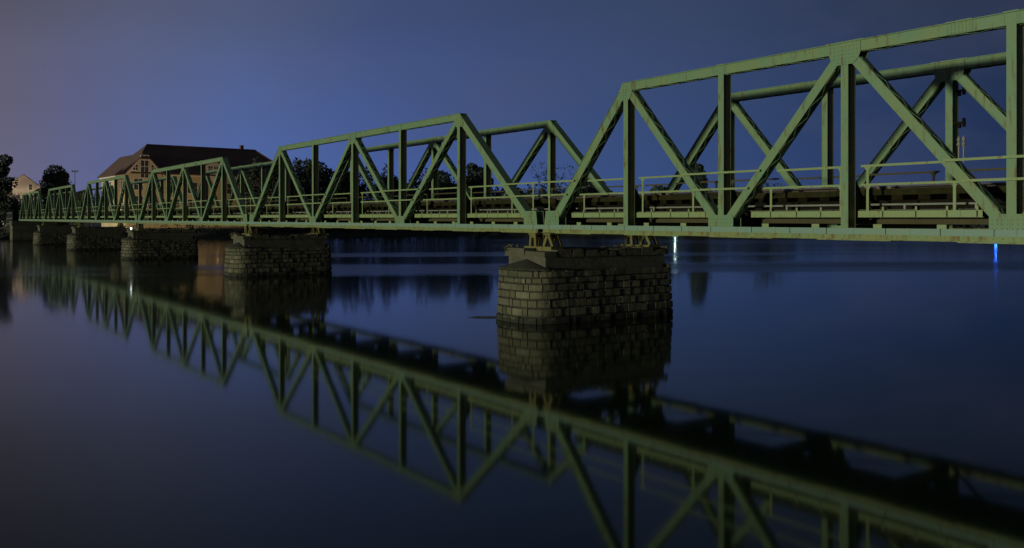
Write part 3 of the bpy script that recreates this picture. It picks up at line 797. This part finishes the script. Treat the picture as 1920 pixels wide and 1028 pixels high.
big = empty('large_building', (-69.2, 161.6, 1.6), math.atan2(0.629, 0.777))   # local x along the front, y to the back
tag(big, 'large ochre building with long brown hipped roof and clipped gable', 'building')
EV, RI, DP, LN = 10.1, 15.95, 17.0, 33.0
mb = MB(); mb.box(1.2, LN, 0.35, DP - 0.35, -0.6, EV - 0.05); mb.build('wall', M['render'], big)
mb = MB()                                                     # wing at the left with the clipped gable
WW, WR, CL = 6.6, 13.8, 12.75
s_ = (WR - EV) / (WW / 2)
xa, xb = WW / 2 - (WR - CL) / s_, WW / 2 + (WR - CL) / s_
prof_ = [(0.15, -0.6), (WW - 0.15, -0.6), (WW - 0.15, EV - 0.1), (xb, CL - 0.12), (xa, CL - 0.12), (0.15, EV - 0.1)]
mb.poly([(x, z) for x, z in prof_], 0.0, 0.4)
mb.box(0.15, WW - 0.15, 0.401, DP - 0.3, -0.6, EV - 0.1)
mb.build('wall', M['render'], big)
mb = MB(); mb.box(-0.16, 0.149, 0.3, DP, EV - 0.85, EV - 0.32); mb.box(WW + .01, LN + 0.25, 0.1, 0.6, EV - 0.42, EV - 0.14); mb.build('cornice', M['palewall'], big)
def roof_faces(mb, faces, th=0.18):
    for f in faces: mb.face(f); mb.face([(x, y, z - th) for x, y, z in f][::-1])
    # rim
    from collections import Counter
    c = Counter()
    for f in faces:
        for a, b_ in zip(f, f[1:] + f[:1]): c[frozenset((a, b_))] += 1
    for f in faces:
        for a, b_ in zip(f, f[1:] + f[:1]):
            if c[frozenset((a, b_))] == 1: mb.face([a, b_, (b_[0], b_[1], b_[2] - th), (a[0], a[1], a[2] - th)])
mb = MB(); e0, e1, f0, f1 = 0.9, LN + 0.45, -0.25, DP + 0.4; ra, rb, rm = 6.2, LN - 5.1, DP / 2
A, B, C_, Dd = (e0, f0, EV), (e1, f0, EV), (e1, f1, EV), (e0, f1, EV); E_, F_ = (ra, rm, RI), (rb, rm, RI)
roof_faces(mb, [[A, B, F_, E_], [B, C_, F_], [C_, Dd, E_, F_], [Dd, A, E_]])
mb.tube([E_, F_], [0.14, 0.14], 8); mb.tube([B, F_], [0.12, 0.12], 6)
rf = mb.build('roof', M['tile'], big)
mb = MB(); mb.box(rb - 3.2, rb - 2.6, rm - 0.3, rm + 0.4, RI - 0.6, RI + 0.75); mb.box(rb - 3.27, rb - 2.53, rm - 0.37, rm + 0.47, RI + 0.75, RI + 0.85)
mb.build('chimney', M['tile'], rf)
mb = MB(); g0, g1 = -0.35, DP + 0.35; ov = 0.35; ez = EV - ov * s_ * 0.6
r0 = (WW / 2, 0.9, WR); r1 = (WW / 2, DP - 1.6, WR)
LA, LB = (-ov, g0, ez), (-ov, g1, ez); RA, RB = (WW + ov, g0, ez), (WW + ov, g1, ez); TA, TB = (xa, g0, CL), (xb, g0, CL)
roof_faces(mb, [[LA, TA, r0, r1, LB], [RB, r1, r0, TB, RA], [TA, TB, r0], [LB, r1, RB]])
mb.build('roof', M['tile'], big)
mb = MB()                                                     # dormer gable farther right
dx0, dx1 = 14.2, 17.6; dc = (dx0 + dx1) / 2
mb.poly([(dx0, EV - 1.2), (dx1, EV - 1.2), (dx1, EV + 1.7), (dc + .7, EV + 2.5), (dc - .7, EV + 2.5), (dx0, EV + 1.7)], -0.05, 5.0)
dm = mb.build('dormer', M['palewall'], big)
mb = MB(); q = [(dx0 - .25, -.3, EV + 1.6), (dc - .75, -.3, EV + 2.65), (dc + .75, -.3, EV + 2.65), (dx1 + .25, -.3, EV + 1.6)]
qb = [(x, 7.0, z) for x, y, z in q]
roof_faces(mb, [[q[0], q[1], qb[1], qb[0]], [q[1], q[2], qb[2], qb[1]], [q[2], q[3], qb[3], qb[2]]], 0.14)
mb.build('dormer_roof', M['tile'], dm)
window(big, (WW / 2, 0.0, 11.25), (1, 0, 0), 2.1, 1.35, 4, 2); window(big, (WW / 2 - 1.62, 0.0, 11.05), (1, 0, 0), 0.6, 0.85, 1, 2); window(big, (WW / 2 + 1.62, 0.0, 11.05), (1, 0, 0), 0.6, 0.85, 1, 2)
mb = MB()
for q0, q1 in (((0.1, EV - .12), (xa, CL - .14)), ((xa, CL - .14), (xb, CL - .14)), ((xb, CL - .14), (WW - .1, EV - .12))): mb.bar(q0, q1, -.14, .26, -.10, -.004)
mb.build('verge_board', M['palewall'], big)
for z in (8.0, 4.9):
    window(big, (WW / 2 - 1.1, 0.0, z), (1, 0, 0), 1.5, 1.5, 2, 2); window(big, (WW / 2 + 1.3, 0.0, z), (1, 0, 0), 1.5, 1.5, 2, 2)
for i in range(7):
    for z in (7.6, 4.4):
        if not (13.6 < 8.8 + i * 3.3 < 18.2 and z > 7): window(big, (8.8 + i * 3.3, 0.35, z), (1, 0, 0), 1.3, 1.8, 2, 2)
window(big, (dc - .55, -0.05, EV + 1.15), (1, 0, 0), 0.75, 0.8, 1, 2); window(big, (dc + .55, -0.05, EV + 1.15), (1, 0, 0), 0.75, 0.8, 1, 2)
for i in range(4):
    for z in (7.7, 4.5): window(big, (0.15, 2.6 + i * 3.9, z), (0, -1, 0), 1.3, 1.8, 2, 2)

def house():
    Y = 165.0; x0, x1, xm = at(8, Y), at(76, Y), at(44, Y); g = 1.7
    zap = EYE + (416 - 327) * Y / FOC - g; zl = EYE + (416 - 349) * Y / FOC - g
    w = 5.9; root = empty('gabled_house', (x0, Y, g), R(32)); tag(root, 'cream house with a plain lit gable at the far left', 'house')
    mb = MB(); c = 3.1
    mb.poly([(0, -.5), (w, -.5), (w, zl), (c, zap), (0, zl)], 0, 9); mb.build('wall', M['palewall'], root)
    mb = MB(); a, b_, d_ = (-.35, -.3, zl - .2), (c, -.3, zap + .16), (w + .35, -.3, zl - .2)
    ba, bb, bd = [(x, 9.3, z) for x, y, z in (a, b_, d_)]
    roof_faces(mb, [[a, b_, bb, ba], [b_, d_, bd, bb]], 0.14); mb.build('roof', M['tile'], root)
    window(root, (w * .72, 0, zl - .1), (1, 0, 0), 0.5, 0.5, 1, 1)
    window(root, (w * .3, 0, zl - 2.6), (1, 0, 0), 1.1, 1.4, 2, 2); window(root, (w * .68, 0, zl - 2.6), (1, 0, 0), 1.1, 1.4, 2, 2)
house()

# ------------------------------------------------------------------ abutment, fence at the bridge end, mast
sE = -(4 * PITCH + GAP / 2 + 6 * PAN) - 0.3
zE = EYE + GRADE * (JY + AY * sE)
ab = empty('bridge_abutment', bridge_point(sE, 0, 0), RZ); tag(ab, 'low stone abutment carrying the far end of the bridge', 'abutment')
mb = MB()
for r_ in range(6):
    x = -3.0; rnd = random.Random(r_)
    while x < 0.3:
        wd = rnd.uniform(.5, .9); mb.box(x, min(x + wd, .4) - .02, -0.9, WID + 1.2, -0.3 + r_ * .42, -0.3 + r_ * .42 + .40, rnd.random()); x += wd
mb.build('stone_wall', M['stone'], ab, attr='block')
mb = MB(); mb.box(-3.1, 0.5, -1.0, WID + 1.3, 2.23, zE - 0.46 + .0); mb.build('coping', M['ashlar'], ab)
fe = empty('bank_fence', bridge_point(sE - 3.2, -0.6, 1.7), RZ); tag(fe, 'pale metal fence on the bank past the far end of the bridge', 'fence')
for i in range(6):
    mb = MB(); mb.box(-i * 1.6 - .06, -i * 1.6 + .06, -.05, .05, -.5, 2.6); mb.build('fence_post', M['pipe'], fe)
mb = MB()
for z in (.8, 1.6, 2.45): mb.box(-8.0, -.06, -.025, .025, z, z + .07)
mb.build('fence_rail', M['pipe'], fe)

Y = 205.0; zt_ = EYE + (416 - 322) * Y / FOC
ms = empty('floodlight_mast', (at(140.5, Y), Y, 1.8)); tag(ms, 'thin floodlight mast left of the ochre building', 'mast')
mb = MB(); mb.tube([(0, 0, -.5), (0, 0, zt_ - 1.8)], [.12, .06], 8); mb.build('pole', M['lampmetal'], ms)
mb = MB(); mb.box(-.75, .75, -.06, .06, zt_ - 1.9, zt_ - 1.78)
for k in range(4): mb.box(-.72 + k * .4, -.48 + k * .4, -.15, .1, zt_ - 1.77, zt_ - 1.5)
mb.build('lamp_frame', M['lampmetal'], ms)

# ------------------------------------------------------------------ lamps of the place
def street_lamp(label, x, y, g, zl, glowm, r, arm=0.0, power=0, colr=(1, 1, 1), name='street_lamp', aim=None):
    root = empty(name, (x, y, g)); tag(root, label, 'lamp')
    mb = MB(); mb.tube([(0, 0, -.4), (0, 0, .3), (0, 0, zl - g + .05)], [.09, .06, .045], 8); mb.build('pole', M['lampmetal'], root)
    mb = MB(); mb.tube([(0, 0, zl - g + r * 1.05), (0, 0, zl - g + r * 1.3), (0, 0, zl - g + r * 1.9)], [r * 1.2, r * 1.1, .03], 10); mb.build('lamp_hood', M['lampmetal'], root)
    mb = MB(); mb.ball((0, 0, zl - g), r); mb.build('lamp_globe', M[glowm], root, smooth=True)
    if power:
        L = bpy.data.lights.new('lamp_light', 'SPOT'); L.energy = power; L.color = colr; L.shadow_soft_size = .1; L.spot_size = R(130); L.spot_blend = 0.6
        lo = bpy.data.objects.new('lamp_light', L); col.objects.link(lo); lo.parent = root; lo.location = (0, r + .12, zl - g)
        lo.rotation_euler = (-(Vector(aim) - Vector((x, y, zl)))).to_track_quat('Z', 'Y').to_euler()
    return root
street_lamp('blue lamp on the far bank at the right, glinting beside the gusset', at(1867, 197.5), 197.5, .3, 2.05, 'blue_glow', .22)
street_lamp('white lamp on the far bank, right of the nearest pier', at(1266, 199), 199, .5, 2.75, 'cyan_glow', .17)
street_lamp('sodium street lamp in front of the clipped gable', at(268, 150.5), 150.5, 1.3, 4.6, 'warm_glow', .12, power=2600, colr=(1, .76, .42), aim=(-64, 164, 9))
street_lamp('sodium street lamp before the right dormer of the ochre building', at(408, 158.5), 158.5, 1.3, 4.4, 'warm_glow', .12, power=950, colr=(1, .66, .30), aim=(-54, 172, 9))
street_lamp('sodium street lamp below the cream house', at(66, 156), 156, 1.5, 4.4, 'warm_glow', .10, power=4200, colr=(1, .80, .58), aim=(-88, 166, 7))
street_lamp('sodium street lamp at the left wall of the ochre building', at(172, 158.0), 158.0, 1.5, 4.0, 'warm_glow', .10, power=1500, colr=(1, .74, .42), aim=(-73, 167, 8))
# lamp on the third pier
px_, py_ = JX - AX * 2 * PITCH, JY - AY * 2 * PITCH
ztop = BODY + .56 + GRADE * (py_ - JY)
lp = empty('pier_lamp', (px_ + AX * 0.15 + NX * -0.50, py_ + AY * 0.15 + NY * -0.50, ztop - 0.02), RZ); tag(lp, 'small white lamp on the third pier from the right', 'lamp')
mb = MB(); mb.tube([(0, 0, 0), (0, 0, .06)], [.05, .035], 8); mb.build('lamp_base', M['lampmetal'], lp)
mb = MB(); mb.ball((0, 0, .12), .06, 8, 1.1); mb.build('lamp_globe', M['white_glow'], lp, smooth=True)

# weeds on the pier corners, drift log
for k, lab in ((0, 'pale weeds on the left corner of the nearest pier'), (1, 'pale weeds on the left corner of the second pier')):
    rnd = random.Random(60 + k); mb = MB()
    leaf_cloud(mb, (0, 0, .06), (.24, .30, .13), 150, .055, rnd); leaf_cloud(mb, (.1, .5, .02), (.16, .35, .09), 70, .05, rnd)
    o = mb.build('weed_tuft', M['weed'], attr='tone'); s = -k * PITCH
    o.location = bridge_point(s - 0.86, -0.42, BODY + .50 + GRADE * (-s) * math.cos(TH)); o.rotation_euler = (0, 0, RZ)
    tag(o, lab, 'weeds', 'weeds on the piers')
mb = MB(); mb.tube([(-.62, 0, -.02), (-.3, .03, .005), (.1, 0, .012), (.45, -.03, 0), (.62, 0, -.03)], [.012, .028, .03, .022, .008], 8)
o = mb.build('drift_log', M['log'], smooth=True); o.location = (-0.78, 26.6, 0.0); tag(o, 'thin dark drift log floating left of the nearest pier', 'log')

# ------------------------------------------------------------------ sky, sun, camera
W = bpy.data.worlds.new('World'); sc.world = W; W.use_nodes = True
nt = W.node_tree; bg = nt.nodes['Background']
def lin(c): return tuple((v / 255 / 12.92) if v / 255 <= .04045 else ((v / 255 + .055) / 1.055) ** 2.4 for v in c)
tc = N(nt, 'ShaderNodeTexCoord').outputs['Generated']
sp = N(nt, 'ShaderNodeSeparateXYZ'); nt.links.new(tc, sp.inputs[0])
azn = N(nt, 'ShaderNodeMath', operation='ARCTAN2'); nt.links.new(sp.outputs[0], azn.inputs[0]); nt.links.new(sp.outputs[1], azn.inputs[1])
azf = N(nt, 'ShaderNodeMapRange'); azf.inputs['From Min'].default_value = R(-40); azf.inputs['From Max'].default_value = R(40); nt.links.new(azn.outputs[0], azf.inputs['Value'])
eln = N(nt, 'ShaderNodeMath', operation='ARCSINE'); nt.links.new(sp.outputs[2], eln.inputs[0])
def pos(px): return (math.degrees(math.atan((px - 960) / FOC)) + 40) / 80
low = ramp(nt, [(pos(p), lin(c)) for p, c in ((15, (104, 102, 129)), (200, (92, 101, 147)), (450, (80, 104, 164)), (700, (71, 94, 156)), (960, (64, 86, 137)), (1300, (51, 74, 121)), (1700, (38, 57, 99)), (1900, (33, 50, 86)))])
high = ramp(nt, [(pos(p), lin(c)) for p, c in ((15, (86, 85, 102)), (250, (87, 93, 120)), (450, (80, 91, 128)), (700, (66, 81, 122)), (960, (60, 75, 113)), (1300, (57, 70, 102)), (1700, (42, 55, 82)), (1900, (36, 48, 75)))])
for r_ in (low, high): nt.links.new(azf.outputs[0], r_.inputs[0])
nz = noise(nt, scaled(nt, tc, (2.2, 2.2, 6.5)), 1.6, 4, 0.5)
el2 = N(nt, 'ShaderNodeMath', operation='MULTIPLY_ADD'); nt.links.new(nz, el2.inputs[0]); el2.inputs[1].default_value = 0.09; nt.links.new(eln.outputs[0], el2.inputs[2])
c = mix(nt, ramp_out(nt, el2.outputs[0], R(2) + .045, R(13) + .045), low.outputs[0], high.outputs[0])
dk = N(nt, 'ShaderNodeMapRange'); dk.inputs['From Min'].default_value = R(10); dk.inputs['From Max'].default_value = R(38); dk.inputs['To Min'].default_value = 1.0; dk.inputs['To Max'].default_value = 0.42
nt.links.new(eln.outputs[0], dk.inputs['Value'])
c = mix(nt, 1.0, c, dk.outputs[0], 'MULTIPLY')
hg = N(nt, 'ShaderNodeMapRange'); hg.inputs['From Min'].default_value = R(14); hg.inputs['From Max'].default_value = R(32); hg.inputs['To Max'].default_value = 0.75; nt.links.new(eln.outputs[0], hg.inputs['Value'])
c = mix(nt, hg.outputs[0], c, lin((46, 52, 58)))
cl = ramp_out(nt, noise(nt, scaled(nt, tc, (1.6, 1.6, 4.0)), 2.3, 5, 0.55), 0.50, 0.72)
clm = N(nt, 'ShaderNodeMath', operation='MULTIPLY'); nt.links.new(cl, clm.inputs[0]); clm.inputs[1].default_value = 0.22
c = mix(nt, clm.outputs[0], c, lin((84, 86, 106)))
nt.links.new(c, bg.inputs['Color']); bg.inputs['Strength'].default_value = 1.0

sun = bpy.data.lights.new('sun', 'SUN'); sun.energy = 2.1; sun.angle = R(3.0); sun.color = (1.0, 0.98, 0.76)
so = bpy.data.objects.new('sun', sun); col.objects.link(so)
a = R(-3.5); el = R(1.4)
Lv = Vector((-NX * math.cos(a) - AX * math.sin(a), -NY * math.cos(a) - AY * math.sin(a), math.tan(el)))
so.rotation_euler = Lv.to_track_quat('Z', 'Y').to_euler(); so.location = Lv * 40

cam = bpy.data.cameras.new('camera'); co = bpy.data.objects.new('camera', cam); col.objects.link(co)
co.location = (0, 0, EYE); co.rotation_euler = (R(90), 0, 0)
cam.sensor_width = 36; cam.lens = 36 * FOC / 1920; cam.shift_y = -(514 - 416.2) / 1920; cam.clip_end = 5000; cam.clip_start = .1
sc.camera = co
sc.view_settings.view_transform = 'Standard'; sc.view_settings.look = 'None'; sc.view_settings.exposure = 0; sc.view_settings.gamma = 1
sc.render.engine = 'CYCLES'
sc.cycles.use_denoising = True
sc.cycles.sample_clamp_indirect = 6
sc.cycles.max_bounces = 6
